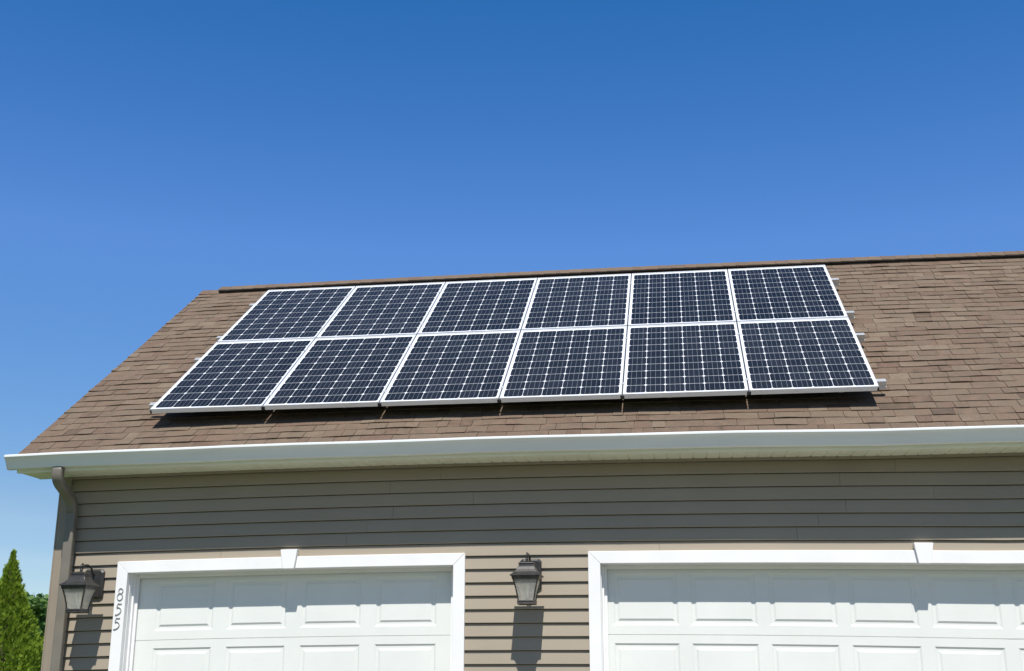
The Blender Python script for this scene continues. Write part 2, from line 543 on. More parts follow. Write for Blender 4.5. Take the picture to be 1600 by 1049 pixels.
def gable_span(z):
    if z < roof_z(YW): return (YW + 0.09, YB - 0.09)
    d = (z - roof_z(YW)) / TP
    return (YW + d + 0.09, 2 * RIDGE_Y - YW - d - 0.09)
for nm, X, s in (('gable_wall', XL, -1), ('gable_wall', XR, 1)):
    mb = MB()
    prof = [(YW + 0.15, 0.0), (YB - 0.15, 0.0), (YB - 0.15, roof_z(YW) - 0.03), (RIDGE_Y, RIDGE_Z - 0.16), (YW + 0.15, roof_z(YW + .15) - 0.16)]
    mb.extrude(prof, lambda k, a, b: (X - s * (0.036 + 0.10 * k), a, b))
    courses(mb, lambda u, d, z: (X - s * 0.0105 + s * d, u, z), 0.02, RIDGE_Z - 0.22, lambda z: (gable_span(z)[0], max(gable_span(z)[0] + 0.05, gable_span(z)[1])))
    mb.build(nm, M['siding'], house)
mb = MB()
mb.box(XL + 0.03, XR - 0.03, YB - 0.15, YB - 0.036, 0, ZS + 0.02)
courses(mb, lambda u, d, z: (u, YB - 0.0105 + d, z), 0.02, ZS, lambda z: (XL + 0.05, XR - 0.05))
mb.build('back_wall', M['siding'], house)

# corner boards: an L of vinyl with a small bead on each edge
def corner_board(x, s):
    mb = MB()
    w = 0.098
    y = YW - 0.018
    prof = [(x, y), (x - s * w, y), (x - s * w, YW + 0.004), (x - s * 0.012, YW + 0.004), (x - s * 0.012, YW + w - .014), (x, YW + w - .014)]
    mb.extrude(prof, lambda k, a, b: (a, b, 0.0 if k == 0 else ZS - 0.002))
    b = 0.010
    mb.box(min(x - s * (w + 0.0005), x - s * (w - b)), max(x - s * (w + 0.0005), x - s * (w - b)), y - 0.004, y + 0.002, 0.0, ZS - 0.002)
    mb.box(min(x + s * 0.003, x - s * b), max(x + s * 0.003, x - s * b), y - 0.004, y + 0.006, 0.0, ZS - 0.002)
    return mb.build('corner_board', M['taupe'], house, bevel=0.0025)
corner_board(XL, -1)
corner_board(XR, 1)

# ---- roof: deck, shingle courses, ridge
deck = MB()
th = 0.06
prof = [(EAVE_Y + 0.02, roof_z(EAVE_Y + 0.02) - 0.012), (RIDGE_Y, RIDGE_Z - 0.012),
        (2 * RIDGE_Y - EAVE_Y - 0.02, roof_z(EAVE_Y + 0.02) - 0.012),
        (2 * RIDGE_Y - EAVE_Y - 0.02, roof_z(EAVE_Y + 0.02) - 0.012 - th), (RIDGE_Y, RIDGE_Z - 0.012 - th), (EAVE_Y + 0.02, roof_z(EAVE_Y + 0.02) - 0.012 - th)]
deck.extrude(prof, lambda k, a, b: (RX0 + 0.012 if k == 0 else RX1 - 0.012, a, b))
roof = deck.build('roof', M['wood'], house)

def shingle_slope(front):
    mb = MB()
    rs = random.Random(11 if front else 12)
    sgn = 1 if front else -1
    L = (RIDGE_Y - EAVE_Y) / CP
    n = int(L / 0.1255)
    ex = L / n
    def pt(x, s, h):
        # s measured up the slope from the shingle edge, h square to the slope
        y = EAVE_Y + s * CP - h * SP
        z = Z0 + TP * EAVE_Y + ZC + s * SP + h * CP
        return (x, y if front else 2 * RIDGE_Y - y, z)
    for k in range(n):
        s0, s1 = k * ex, (k + 1) * ex
        x = RX0 - rs.uniform(0.0, 0.2)
        row_t = rs.uniform(-0.10, 0.10)
        row_w = rs.uniform(-0.003, 0.003)
        ph = rs.uniform(0, 6.28)
        thick = False
        while x < RX1:
            w = rs.choice((0.09, 0.12, 0.15, 0.19, 0.24, 0.30)) * rs.uniform(0.85, 1.15)
            thick = (not thick) if rs.random() < 0.7 else thick
            xa, xb = max(RX0, x), min(RX1, x + w - 0.0032)
            x += w
            if xb - xa < 0.01: continue
            h0 = 0.0062 if thick else 0.0022
            drop = rs.uniform(-0.003, 0.003) + (0.006 if thick else 0.0)
            tone = min(1, max(0, rs.gauss(0.55, 0.24) + row_t * 0.6))
            m = max(1, int((xb - xa) / 0.045))
            pts = []
            for q in range(m + 1):
                t = q / m
                xx = xa + (xb - xa) * t
                wv = 0.0022 * sin(xx * 5.1 + ph) + row_w + rs.uniform(-0.0008, 0.0008)
                wn1 = mnoise.noise(Vector((xx * 2.3, k * 7.31, 0.0)))
                wn2 = mnoise.noise(Vector((xx * 6.1, k * 3.77, 5.0)))
                lift = max(0.0, 0.0040 + 0.0095 * wn1 + 0.0060 * wn2)
                wv_ = 0.0028 * mnoise.noise(Vector((xx * 4.0, k * 5.1, 9.0)))
                pts.append((xx, s0 - drop + wv + wv_, h0 + lift))
            for q in range(m):
                (xa_, sa, ha), (xb_, sb, hb) = pts[q], pts[q + 1]
                mb.face([pt(xa_, sa, ha), pt(xb_, sb, hb), pt(xb_, s1 + 0.012, 0.0015), pt(xa_, s1 + 0.012, 0.0015)], 0, tone)
                mb.face([pt(xa_, sa, -0.002), pt(xb_, sb, -0.002), pt(xb_, sb, hb), pt(xa_, sa, ha)], 0, 0.0)  # front edge in the darkest tone: paints in the shadow line under the tab
            for (xx, ss, hh) in (pts[0], pts[-1]):
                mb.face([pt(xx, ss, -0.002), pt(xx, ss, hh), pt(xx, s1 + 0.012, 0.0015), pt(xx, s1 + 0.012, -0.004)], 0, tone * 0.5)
    return mb.build('shingle_field', M['shingle'], roof)
shingle_slope(True)
shingle_slope(False)

# ridge vent (black) and the cap shingles over it
VX0 = -0.79
def up(front, x, d, h):
    """d = distance down the slope from the ridge, h square to the slope"""
    y = RIDGE_Y - d * CP - h * SP
    z = RIDGE_Z - d * SP + h * CP
    return (x, y if front else 2 * RIDGE_Y - y, z)
mb = MB()
for fr in (True, False):
    mb.hull8([up(fr, VX0, 0.116, 0.004), up(fr, RX1 - 0.25, 0.116, 0.004), up(fr, RX1 - 0.25, 0.0, 0.004), up(fr, VX0, 0.0, 0.004),
              up(fr, VX0, 0.126, 0.036), up(fr, RX1 - 0.25, 0.126, 0.036), up(fr, RX1 - 0.25, 0.0, 0.036), up(fr, VX0, 0.0, 0.036)])
mb.build('ridge_vent', M['vent'], roof)
mb = MB()
def caps(x0, x1, hbase, dw, step):
    x = x0
    while x < x1 - 0.02:
        xe = min(x1, x + step * 1.9)
        t = min(1, max(0, R.gauss(0.5, 0.2)))
        j = R.uniform(-0.004, 0.004)
        for fr in (True, False):
            ha, hb = hbase + 0.008 + R.uniform(0, .002), hbase + 0.002
            mb.face([up(fr, x, dw + j, ha), up(fr, xe, dw + j, hb), up(fr, xe, 0.0, hb + .002), up(fr, x, 0.0, ha + .002)], 0, t)
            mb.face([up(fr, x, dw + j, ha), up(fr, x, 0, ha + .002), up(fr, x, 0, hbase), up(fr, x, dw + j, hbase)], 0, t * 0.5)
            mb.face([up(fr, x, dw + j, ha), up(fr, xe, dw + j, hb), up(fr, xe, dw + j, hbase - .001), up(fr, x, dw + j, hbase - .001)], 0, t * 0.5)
        x += step
caps(RX0, VX0 + 0.02, 0.004, 0.14, 0.142)
caps(VX0 - 0.004, RX1 - 0.24, 0.0365, 0.114, 0.142)
caps(RX1 - 0.26, RX1, 0.004, 0.14, 0.142)
mb.build('ridge_cap', M['shingle'], roof)

# drip edge and rake boards
for X, s in ((RX0, -1), (RX1, 1)):
    mb = MB()
    for fr in (True, False):
        def pr(y, dz): return (y if fr else 2 * RIDGE_Y - y, roof_z(y) + dz)
        x0, x1 = X - s * 0.012, X - s * 0.034
        ya = EAVE_Y + 0.0
        a, b = pr(ya, -0.014), pr(RIDGE_Y, -0.014)
        c, d = pr(RIDGE_Y, -0.19), pr(ya + 0.03, -0.16)
        mb.extrude([a, b, c, d], lambda k, p, q: (x0 if k == 0 else x1, p, q))
    mb.build('rake_board', M['soffit'], house)
    mb = MB()
    for fr in (True, False):
        def pr(y, dz): return (y if fr else 2 * RIDGE_Y - y, roof_z(y) + dz)
        xa, xb = X - s * 0.035, (XL if s < 0 else XR) + s * -0.01
        prof = [pr(EAVE_Y + 0.36, -0.150), pr(RIDGE_Y, -0.150), pr(RIDGE_Y, -0.165), pr(EAVE_Y + 0.36, -0.165)]
        mb.extrude(prof, lambda k, p, q: (xa if k == 0 else xb, p, q))
    mb.build('rake_soffit', M['soffit'], house)

# ---- eave: fascia, soffit with grooves, J channel
FY = -0.27
for front in (True, False):
    def my(y): return y if front else 2 * RIDGE_Y - y
    mb = MB()
    mb.extrude([(FY, ZS - 0.004), (FY, roof_z(FY) - 0.02), (FY + 0.024, roof_z(FY) - 0.02), (FY + 0.024, ZS + 0.012), (FY + 0.03, ZS + 0.012), (FY + 0.03, ZS - 0.004)],
               lambda k, a, b: (RX0 + 0.036 if k == 0 else RX1 - 0.036, my(a), b))
    mb.build('fascia', M['soffit'], house)
    mb = MB()
    x = RX0 + 0.036
    while x < RX1 - 0.04:
        xe = min(x + 0.1015, RX1 - 0.036)
        y0, y1 = FY + 0.026, YW + 0.02
        pr_ = [(x, 0.006), (x + 0.006, 0.006), (x + 0.010, 0.0), (xe - 0.004, 0.0), (xe, 0.006), (xe, 0.012), (x, 0.012)]
        mb.extrude(pr_, lambda k, a, b: (a, my(y0 if k == 0 else y1), ZS + b))
        x = xe
    # return closing the end of the eave box
    for X, s in ((RX0 + 0.036, 1), (RX1 - 0.036, -1)):
        xx = sorted((X, X + s * (XL - RX0 - 0.036 - .002)))
        mb.extrude([(YW + 0.02, ZS), (YW + 0.035, ZS), (YW + 0.035, roof_z(YW + .03) - 0.16), (YW + 0.02, roof_z(YW + .02) - 0.16)], lambda k, a, b: (xx[k], my(a), b))
    mb.build('soffit', M['soffit'], house)
    mb = MB()
    if front:
        mb.box(XL + 0.10, XR - 0.10, YW - 0.016, YW + 0.006, ZS - 0.022, ZS - 0.001)
        mb.build('wall_channel', M['taupe'], house)

# ---- gutters
def gutter(front):
    def my(y): return y if front else 2 * RIDGE_Y - y
    mb = MB()
    out = [(-0.273, -0.385), (-0.273, -0.507), (-0.322, -0.507), (-0.329, -0.504), (-0.333, -0.496), (-0.337, -0.486), (-0.346, -0.470), (-0.356, -0.454), (-0.368, -0.436),
           (-0.380, -0.424), (-0.388, -0.419), (-0.391, -0.415), (-0.391, -0.401), (-0.387, -0.397), (-0.376, -0.397)]
    inn = [(-0.376, -0.401), (-0.386, -0.402), (-0.386, -0.411), (-0.377, -0.420), (-0.364, -0.436), (-0.352, -0.452),
           (-0.342, -0.468), (-0.333, -0.484), (-0.328, -0.495), (-0.321, -0.503), (-0.277, -0.503), (-0.277, -0.385)]
    x0, x1 = RX0 - 0.022, RX1 + 0.022
    # joined from lengths with a slight sag between hangers
    N = 22
    P = out + inn
    rings = []
    for i in range(N + 1):
        x = x0 + (x1 - x0) * i / N
        dz = 0.0022 * sin(i * 1.7) + 0.0015 * sin(i * 0.6 + 1)
        rings.append([(x, my(a), Z0 + b + dz) for a, b in P])
    mb.loft(rings)
    # lapped joints
    for x in (4.02, 7.9):
        o2 = out[1:13]
        prof = [(a - 0.0012, b - 0.0012 if b < -0.45 else b) for a, b in o2] + [(a + 0.0002, b) for a, b in reversed(o2)]
        mb.extrude(prof, lambda k, a, b: (x + 0.045 * k, my(a), Z0 + b))
    # end caps with a small flange
    for x, s in ((x0, -1), (x1, 1)):
        xx = sorted((x + s * 0.001, x + s * 0.005))
        mb.extrude([(a - 0.002 if a < -0.3 else a, b - (0.002 if b < -0.45 else 0)) for a, b in out], lambda k, a, b: (xx[k], my(a), Z0 + b))
    return mb.build('gutter', M['gutter'], house)
gutter(True)
gutter(False)

# ---- downspout with two elbows
def rect_ring(c, fx, fy, w, d):
    """rounded-rectangle ring round c spanned by unit vectors fx, fy"""
    out = []
    r = 0.012
    for sx, sy, a0 in ((1, 1, 0), (-1, 1, 1), (-1, -1, 2), (1, -1, 3)):
        for q in range(3):
            a = (a0 + q / 2) * pi / 2
            out.append(c + fx * (sx * (w/2 - r) + r * cos(a)) + fy * (sy * (d/2 - r) + r * sin(a)))
    return out
def sweep_yz(path, x, w, d, mb):
    rings = []
    for k, (y, z) in enumerate(path):
        a, b = path[max(k - 1, 0)], path[min(k + 1, len(path) - 1)]
        dv = Vector((0, b[0] - a[0], b[1] - a[1])).normalized()
        fy = Vector((0, -dv.z, dv.y))
        rings.append(rect_ring(Vector((x, y, z + Z0)), Vector((1, 0, 0)), fy, w, d))
    mb.loft(rings)
SX = -0.612
mb = MB()
sweep_yz([(-0.300, -0.500), (-0.300, -0.540)], SX, 0.084, 0.060, mb)
path = [(-0.300, -0.505), (-0.302, -0.530), (-0.303, -0.555), (-0.299, -0.580), (-0.288, -0.603), (-0.270, -0.622), (-0.245, -0.638), (-0.20, -0.658), (-0.13, -0.692), (-0.09, -0.712), (-0.06, -0.730), (-0.036, -0.752), (-0.020, -0.780), (-0.012, -0.81), (-0.0105, -0.84)]
sweep_yz(path, SX, 0.086, 0.064, mb)
elbow = mb.build('downspout', M['spout'], house, smooth=True)
mb = MB()
sweep_yz([(-0.0105, -0.790), (-0.0105, -3.40)], SX, 0.084, 0.060, mb)
mb.build('spout_pipe', M['spout'], elbow)
for z in (-2.45,):
    mb = MB()
    mb.box(SX - 0.062, SX + 0.062, -0.044, -0.0405, Z0 + z - 0.014, Z0 + z + 0.014)
    mb.box(SX - 0.062, SX - 0.058, -0.0405, 0.046, Z0 + z - 0.014, Z0 + z + 0.014)
    mb.box(SX + 0.058, SX + 0.062, -0.0405, 0.046, Z0 + z - 0.014, Z0 + z + 0.014)
    mb.build('spout_strap', M['spout'], elbow)

# ---- garage doors with casing, stops, keystone
def panel_section(mb, x0, x1, z0, z1, y, lefts, pw, pz0, pz1):
    """one door section with pressed raised panels; y = face"""
    # vertical cell limits between panels
    cuts = [x0] + [(lefts[i] + pw + lefts[i + 1]) / 2 for i in range(len(lefts) - 1)] + [x1]
    rings_d = ((0.0, 0.0), (0.014, 0.0085), (0.032, 0.0085), (0.048, 0.0005))
    for i, L in enumerate(lefts):
        prev = [(cuts[i], y, z0), (cuts[i + 1], y, z0), (cuts[i + 1], y, z1), (cuts[i], y, z1)]
        for ins, dep in rings_d:
            cur = [(L + ins, y + dep, pz0 + ins), (L + pw - ins, y + dep, pz0 + ins), (L + pw - ins, y + dep, pz1 - ins), (L + ins, y + dep, pz1 - ins)]
            for j in range(4):
                mb.face([prev[j], prev[(j + 1) % 4], cur[(j + 1) % 4], cur[j]])
            prev = cur
        mb.face(prev)
    # rolled meeting edges and back
    e = 0.004
    mb.face([(x0, y, z0), (x1, y, z0), (x1, y + 0.006, z0 - e), (x0, y + 0.006, z0 - e)])
    mb.face([(x0, y, z1), (x1, y, z1), (x1, y + 0.006, z1 + e * .3), (x0, y + 0.006, z1 + e * .3)])
    mb.face([(x0, y + 0.006, z0 - e), (x1, y + 0.006, z0 - e), (x1, y + 0.04, z0 - e), (x0, y + 0.04, z0 - e)])
    mb.face([(x0, y + 0.006, z1 + e * .3), (x1, y + 0.006, z1 + e * .3), (x1, y + 0.04, z1 + e * .3), (x0, y + 0.04, z1 + e * .3)])
    mb.face([(x0, y + 0.04, z0 - e), (x1, y + 0.04, z0 - e), (x1, y + 0.04, z1 + e * .3), (x0, y + 0.04, z1 + e * .3)])

YD = 0.205
CY = 0.034
def garage_door(x0, x1, npan, pitch, pw, label, keyx):
    cx = (x0 + x1) / 2
    lefts = [keyx + (i - npan / 2 + 0.5) * pitch - pw / 2 for i in range(npan)]
    d = MB()
    d.box(x0 - 0.03, x1 + 0.03, YD + 0.042, YD + 0.06, 0.002, HEAD + 0.03)
    door = d.build('garage_door', M['door'], house)
    if label: door['label'] = label
    SH = 0.5335
    seam = Z0 - 1.884
    for k in range(-1, 3):
        zb = seam - (k + 1) * SH
        ztop = seam - k * SH if k >= 0 else HEAD + 0.02
        zb = max(zb, 0.012)
        s = MB()
        panel_section(s, x0 - 0.025, x1 + 0.025, zb + 0.0025, ztop - 0.0025, YD, lefts, pw, zb + 0.066 + (0.008 if k < 0 else 0), min(ztop, zb + SH) - 0.066)
        s.build('door_section', M['door'], door)
    # frame: casing boards mitred at the corners, jamb liner, stop moulding
    c = MB()
    W_ = 0.095
    def jamb(xa, xb):
        c.box(xa, xb, CY, YW + 0.03, 0.0, HEAD)
    def board(p):
        q = [(a, CY, b) for a, b in p] + [(a, YW + 0.03, b) for a, b in p]
        c.hull8([q[0], q[1], q[5], q[4], q[3], q[2], q[6], q[7]])
    g_ = 0.0008
    board([(x0 - W_, 0.0), (x0, 0.0), (x0, HEAD - g_), (x0 - W_, HEAD + W_ - g_)])
    board([(x1, 0.0), (x1 + W_, 0.0), (x1 + W_, HEAD + W_ - g_), (x1, HEAD - g_)])
    board([(x0 + g_, HEAD), (x1 - g_, HEAD), (x1 + W_ - g_, HEAD + W_), (x0 - W_ + g_, HEAD + W_)])
    fr = c.build('door_frame', M['trim'], house, bevel=0.003)
    c = MB()
    c.box(x0 - 0.02, x0 + 0.004, YW + 0.031, YD + 0.03, 0.0, HEAD)
    c.box(x1 - 0.004, x1 + 0.02, YW + 0.031, YD + 0.03, 0.0, HEAD)
    c.box(x0 + 0.005, x1 - 0.005, YW + 0.031, YD + 0.03, HEAD - 0.004, HEAD + 0.02)
    c.build('jamb_liner', M['trim'], fr)
    c = MB()
    c.box(x0 + 0.0045, x0 + 0.020, YD - 0.062, YD - 0.028, 0.0, HEAD - 0.005)
    c.box(x0 + 0.0045, x0 + 0.042, YD - 0.028, YD - 0.012, 0.0, HEAD - 0.005)
    c.box(x1 - 0.020, x1 - 0.0045, YD - 0.062, YD - 0.028, 0.0, HEAD - 0.005)
    c.box(x1 - 0.042, x1 - 0.0045, YD - 0.028, YD - 0.012, 0.0, HEAD - 0.005)
    c.box(x0 + 0.0425, x1 - 0.0425, YD - 0.028, YD - 0.012, HEAD - 0.034, HEAD - 0.0045)
    c.build('stop_moulding', M['trim'], fr, bevel=0.002)
    k = MB()
    zt_, zb_ = Z0 - 1.197, HEAD - 0.004
    q = [(keyx - 0.047, zb_), (keyx + 0.047, zb_), (keyx + 0.071, zt_), (keyx - 0.071, zt_)]
    k.hull8([(a, 0.006, b) for a, b in q[:2]] + [(a, YW + 0.02, b) for a, b in reversed(q[:2])] + [(q[3][0], 0.006, zt_), (q[2][0], 0.006, zt_), (q[2][0], YW + 0.02, zt_), (q[3][0], YW + 0.02, zt_)])
    k.build('keystone', M['trim'], fr, bevel=0.003)
garage_door(DOORS[0][0], DOORS[0][1], 4, 0.628, 0.503, 'single-width white raised-panel garage door', 1.300)
garage_door(DOORS[1][0], DOORS[1][1], 8, 0.6045, 0.508, 'double-width white raised-panel garage door', 6.292)

# ------------------------------------------------------------------ mounting rails
def slope_pt(x, s, h):
    """array coordinates -> world"""
    return Vector((x, s * CP - h * SP, Z0 + s * SP + h * CP))
RAILS = [(2.955, 'aluminium rail nearest the ridge, its cut end sticking out past the panels'),
         (1.925, 'aluminium rail under the lower part of the upper panel row'),
         (1.315, 'aluminium rail under the upper part of the lower panel row'),
         (0.225, 'aluminium rail nearest the gutter, under the bottom edge of the panels')]
PWID, GAP, PHEI = 1.001, 0.011, 1.65
PITCHX = PWID + GAP
def make_rail():
    root = thing('mounting_rail', slope_pt(0, RAILS[0][0], 0), RAILS[0][1], 'rail', 'rails carrying the solar panels', (PITCH, 0, 0))
    m = MB()
    a, b = -0.105, 6.155
    t, hb, w = -0.0425, -0.116, 0.025
    prof = [(-w, hb), (w, hb), (w, hb + 0.022), (w - 0.006, hb + 0.026), (w - 0.006, hb + 0.036), (w, hb + 0.040), (w, t), (0.006, t), (0.006, t - 0.010), (-0.006, t - 0.010), (-0.006, t), (-w, t), (-w, hb + 0.040), (-w + 0.006, hb + 0.036), (-w + 0.006, hb + 0.026), (-w, hb + 0.022)]
    m.extrude(prof, lambda k, p, q: ((a, b)[k], p, q))
    m.build('rail_bar', M['rail'], root)
    for i in range(5):
        x = 0.25 + i * 1.39
        f = MB()
        f.box(x - 0.02, x + 0.02, 0.0255, 0.034, -0.150, -0.060)
        f.box(x - 0.02, x + 0.02, 0.0255, 0.078, -0.152, -0.144)
        f.build('roof_foot', M['rail'], root)
    for i in range(1, 6):
        x = i * PITCHX - GAP / 2
        f = MB()
        f.box(x - 0.0035, x + 0.0035, -0.018, 0.018, -0.042, -0.001)
        f.box(x - 0.0165, x + 0.0165, -0.018, 0.018, 0.0012, 0.0042)
        f.tube([(x, 0, 0.0042), (x, 0, 0.0095)], 0.0065, 6)
        f.build('panel_clamp', M['rail'], root)
    return root
rail0 = make_rail()
for s, lab in RAILS[1:]:
    copy_thing(rail0, slope_pt(0, s, 0), lab)

# ------------------------------------------------------------------ solar panels
def make_panel(label):
    root = thing('solar_panel', (0, 0, 0), label, 'solar panel', 'solar panels in two rows of six on the roof', (PITCH, 0, 0))
    f = MB()
    fw, fh = 0.0125, 0.040
    W_, H_ = PWID, PHEI
    # four mitred channels, each a lip on top and a wall outside
    prof = [(0, -fh), (0, 0), (fw, 0), (fw, -0.006), (0.002, -0.006), (0.002, -fh + 0.002), (0.026, -fh + 0.002), (0.026, -fh)]
    corners = [((0, 0), (1, 1)), ((W_, 0), (-1, 1)), ((W_, H_), (-1, -1)), ((0, H_), (1, -1))]
    for i in range(4):
        (ca, da), (cb, db) = corners[i], corners[(i + 1) % 4]
        f.extrude(prof, lambda k, a, b: ((ca[0] + da[0] * a, ca[1] + da[1] * a, b) if k == 0 else (cb[0] + db[0] * a, cb[1] + db[1] * a, b)), cap=False)
    f.build('frame', M['alu'], root)
    g = MB()
    g.box(0.0022, W_ - 0.0022, 0.0022, H_ - 0.0022, -0.0105, -0.0066)
    pl = g.build('laminate', M['cells'], root)
    for cx, s in ((0, 1), (W_, -1)):
        for cy, t in ((0, 1), (H_, -1)):
            c = MB()
            xx = sorted((cx - s * 0.0035, cx + s * 0.010)); yy = sorted((cy - t * 0.003, cy + t * 0.010))
            c.box(xx[0], xx[1], yy[0], yy[1], -fh - 0.001, -0.012)
            c.build('corner_key', M['black'], root)
    j = MB()
    j.box(W_/2 - 0.055, W_/2 + 0.055, H_ - 0.16, H_ - 0.06, -0.034, -0.0107)
    j.build('junction_box', M['black'], root)
    return root
COLN = ['leftmost', 'second from left', 'third from left', 'third from right', 'second from right', 'rightmost']
ROWN = ['in the lower row above the gutter', 'in the upper row under the ridge']
panel0 = None
for j in range(2):
    for i in range(6):
        lab = 'dark blue solar panel, %s %s' % (COLN[i], ROWN[j])
        loc = slope_pt(i * PITCHX, j * (PHEI + 0.02), 0)
        if panel0 is None:
            panel0 = make_panel(lab); panel0.location = loc
        else:
            copy_thing(panel0, loc, lab)

# ------------------------------------------------------------------ wall lanterns
def sq(hw, z, cy):
    return [(-hw, cy - hw, z), (hw, cy - hw, z), (hw, cy + hw, z), (-hw, cy + hw, z)]
def make_lantern(loc, label):
    root = thing('wall_lantern', loc, label, 'wall lamp', 'wall lanterns beside the garage doors')
    cy = -0.244
    p = MB()     # chamfered backplate in two steps
    def octo(w, zl, zh, c, y):
        return [(-w + c, y, zl), (w - c, y, zl), (w, y, zl + c), (w, y, zh - c), (w - c, y, zh), (-w + c, y, zh), (-w, y, zh - c), (-w, y, zl + c)]
    p.loft([octo(0.086, -0.088, 0.152, 0.020, 0.0), octo(0.086, -0.088, 0.152, 0.020, -0.016), octo(0.074, -0.074, 0.138, 0.020, -0.026)])
    p.build('backplate', M['bronze'], root, bevel=0.002)
    a = MB()     # hooked arm: out of the plate, up and over, down to the cap
    pts = []
    for k in range(15):
        t = k / 14
        ang = pi * (0.02 + 0.98 * t)
        pts.append((0, -0.150 + (-0.094 if t > 0.5 else 0.094) * abs(cos(ang)) - 0.0, 0.115 + 0.058 * sin(ang)))
    a.tube([(0, -0.02, 0.100), (0, -0.040, 0.108)] + pts + [(0, cy, 0.105)], 0.0085, 8)
    # scroll at the top of the hook
    sc = [(0, cy + 0.012 + (0.026 - 0.0014 * k) * cos(0.5 * k + 1.2), 0.150 + (0.026 - 0.0014 * k) * sin(0.5 * k + 1.2)) for k in range(12)]
    a.tube(sc, [0.008 - 0.0003 * k for k in range(12)], 8)
    # tail scroll under the plate
    tl = [(0, -0.024 - 0.050 * sin(0.38 * k), -0.02 - 0.012 * k + 0.02 * sin(0.7 * k)) for k in range(8)]
    a.tube(tl, 0.007, 8)
    a.build('arm', M['bronze'], root, smooth=True)
    r = MB()     # flared roof
    r.loft([sq(0.118, -0.004, cy), sq(0.118, 0.004, cy), sq(0.104, 0.014, cy), sq(0.088, 0.028, cy), sq(0.074, 0.046, cy), sq(0.066, 0.066, cy),
            sq(0.064, 0.068, cy), sq(0.058, 0.070, cy), sq(0.056, 0.090, cy), sq(0.062, 0.093, cy), sq(0.060, 0.098, cy), sq(0.038, 0.108, cy), sq(0.012, 0.114, cy)])
    rf = r.build('lantern_roof', M['bronze'], root, bevel=0.0015)
    f = MB()
    f.tube([(0, cy, 0.112), (0, cy, 0.118), (0, cy, 0.126), (0, cy, 0.134), (0, cy, 0.140)], [0.014, 0.010, 0.013, 0.010, 0.004], 10)
    f.build('finial', M['bronze'], rf, smooth=True)
    c = MB()     # cage: band under the roof, four tapering posts, base tray
    zt_, zb_, wt, wb = -0.030, -0.186, 0.100, 0.065
    def band(w0, w1, za, zb, th_):
        o0, o1 = sq(w0, za, cy), sq(w1, zb, cy)
        i0, i1 = sq(w0 - th_, za, cy), sq(w1 - th_, zb, cy)
        for k in range(4):
            k2 = (k + 1) % 4
            c.face([o0[k], o0[k2], o1[k2], o1[k]]); c.face([i0[k2], i0[k], i1[k], i1[k2]])
            c.face([o0[k], i0[k], i0[k2], o0[k2]]); c.face([o1[k], o1[k2], i1[k2], i1[k]])
    band(0.108, 0.103, -0.0045, zt_, 0.012)
    # bowed profile of the cage
    prof = [(wt, zt_), (0.090, -0.065), (0.080, -0.105), (0.072, -0.145), (wb, zb_)]
    pw_ = 0.011
    for sx in (-1, 1):
        for sy in (-1, 1):
            rings = []
            for w, z in prof:
                x, y = sx * w, cy + sy * w
                rings.append([(x, y, z), (x - sx * pw_, y, z), (x - sx * pw_, y - sy * pw_, z), (x, y - sy * pw_, z)])
            c.loft(rings)
    c.loft([sq(0.068, zb_, cy), sq(0.070, zb_ - 0.008, cy), sq(0.066, zb_ - 0.020, cy), sq(0.069, zb_ - 0.024, cy), sq(0.066, zb_ - 0.031, cy), sq(0.05, zb_ - 0.032, cy)])
    c.build('cage', M['bronze'], root, bevel=0.001)
    for k in range(4):
        g = MB()
        rot = Matrix.Rotation(k * pi / 2, 4, 'Z')
        rings = []
        for w, z in prof:
            hw, d = w - pw_ + 0.0005, w - 0.006
            rings.append([Vector(v) for v in ((-hw, -d, z), (hw, -d, z), (hw, -d + 0.003, z), (-hw, -d + 0.003, z))])
        g.loft([[tuple((rot @ v) + Vector((0, cy, 0))) for v in rg] for rg in rings])
        g.build('glass_pane', M['glass'], root, smooth=False)
    b = MB()
    b.tube([(0, cy, -0.184), (0, cy, -0.110), (0, cy, -0.108), (0, cy, -0.095), (0, cy, -0.078), (0, cy, -0.058), (0, cy, -0.040)], [0.0135, 0.0135, 0.010, 0.016, 0.018, 0.012, 0.002], 12)
    b.build('bulb', M['bulb'], root, smooth=True)
    return root
LY = YW - 0.003
lan = make_lantern((3.284, LY, Z0 - 1.457), 'weathered bronze wall lantern on the siding between the two garage doors')
copy_thing(lan, (-0.384, LY, Z0 - 1.497), 'weathered bronze wall lantern on the narrow wall between downspout and house number')

# ------------------------------------------------------------------ house number 855 on the left casing
num = thing('house_number', (-0.135, CY, Z0 - 1.66), 'grey metal numerals 855 fixed one above another on white door casing', 'house number')
def arc(cx, cz, rx, rz, a0, a1, n=14):
    return [(cx + rx * cos(radians(a0 + (a1 - a0) * k / n)), cz + rz * sin(radians(a0 + (a1 - a0) * k / n))) for k in range(n + 1)]
def digit(strokes, dx, dz):
    m = MB()
    for st in strokes:
        pts = [(x * 0.88 + dx, -0.0035, z * 0.86 + dz) for x, z in st]
        m.tube(pts, 0.0040, 6)
    o = m.build('digit', M['digit'], num, smooth=True)
    return o
eight = [arc(0.003, 0.034, 0.021, 0.024, 90, 450, 20), arc(-0.002, -0.022, 0.026, 0.032, 90, 450, 22)]
five = [[(0.029, 0.050), (0.010, 0.049), (-0.010, 0.050)], [(-0.010, 0.050), (-0.013, 0.030), (-0.015, 0.010)],
        [(-0.015, 0.010), (-0.008, 0.016)] + arc(-0.004, -0.014, 0.031, 0.031, 78, -38, 9) + [(0.010, -0.043), (-0.006, -0.052), (-0.028, -0.055)]]
digit(eight, 0.000, 0.106)
digit(five, -0.006, -0.012)
digit(five, -0.010, -0.128)

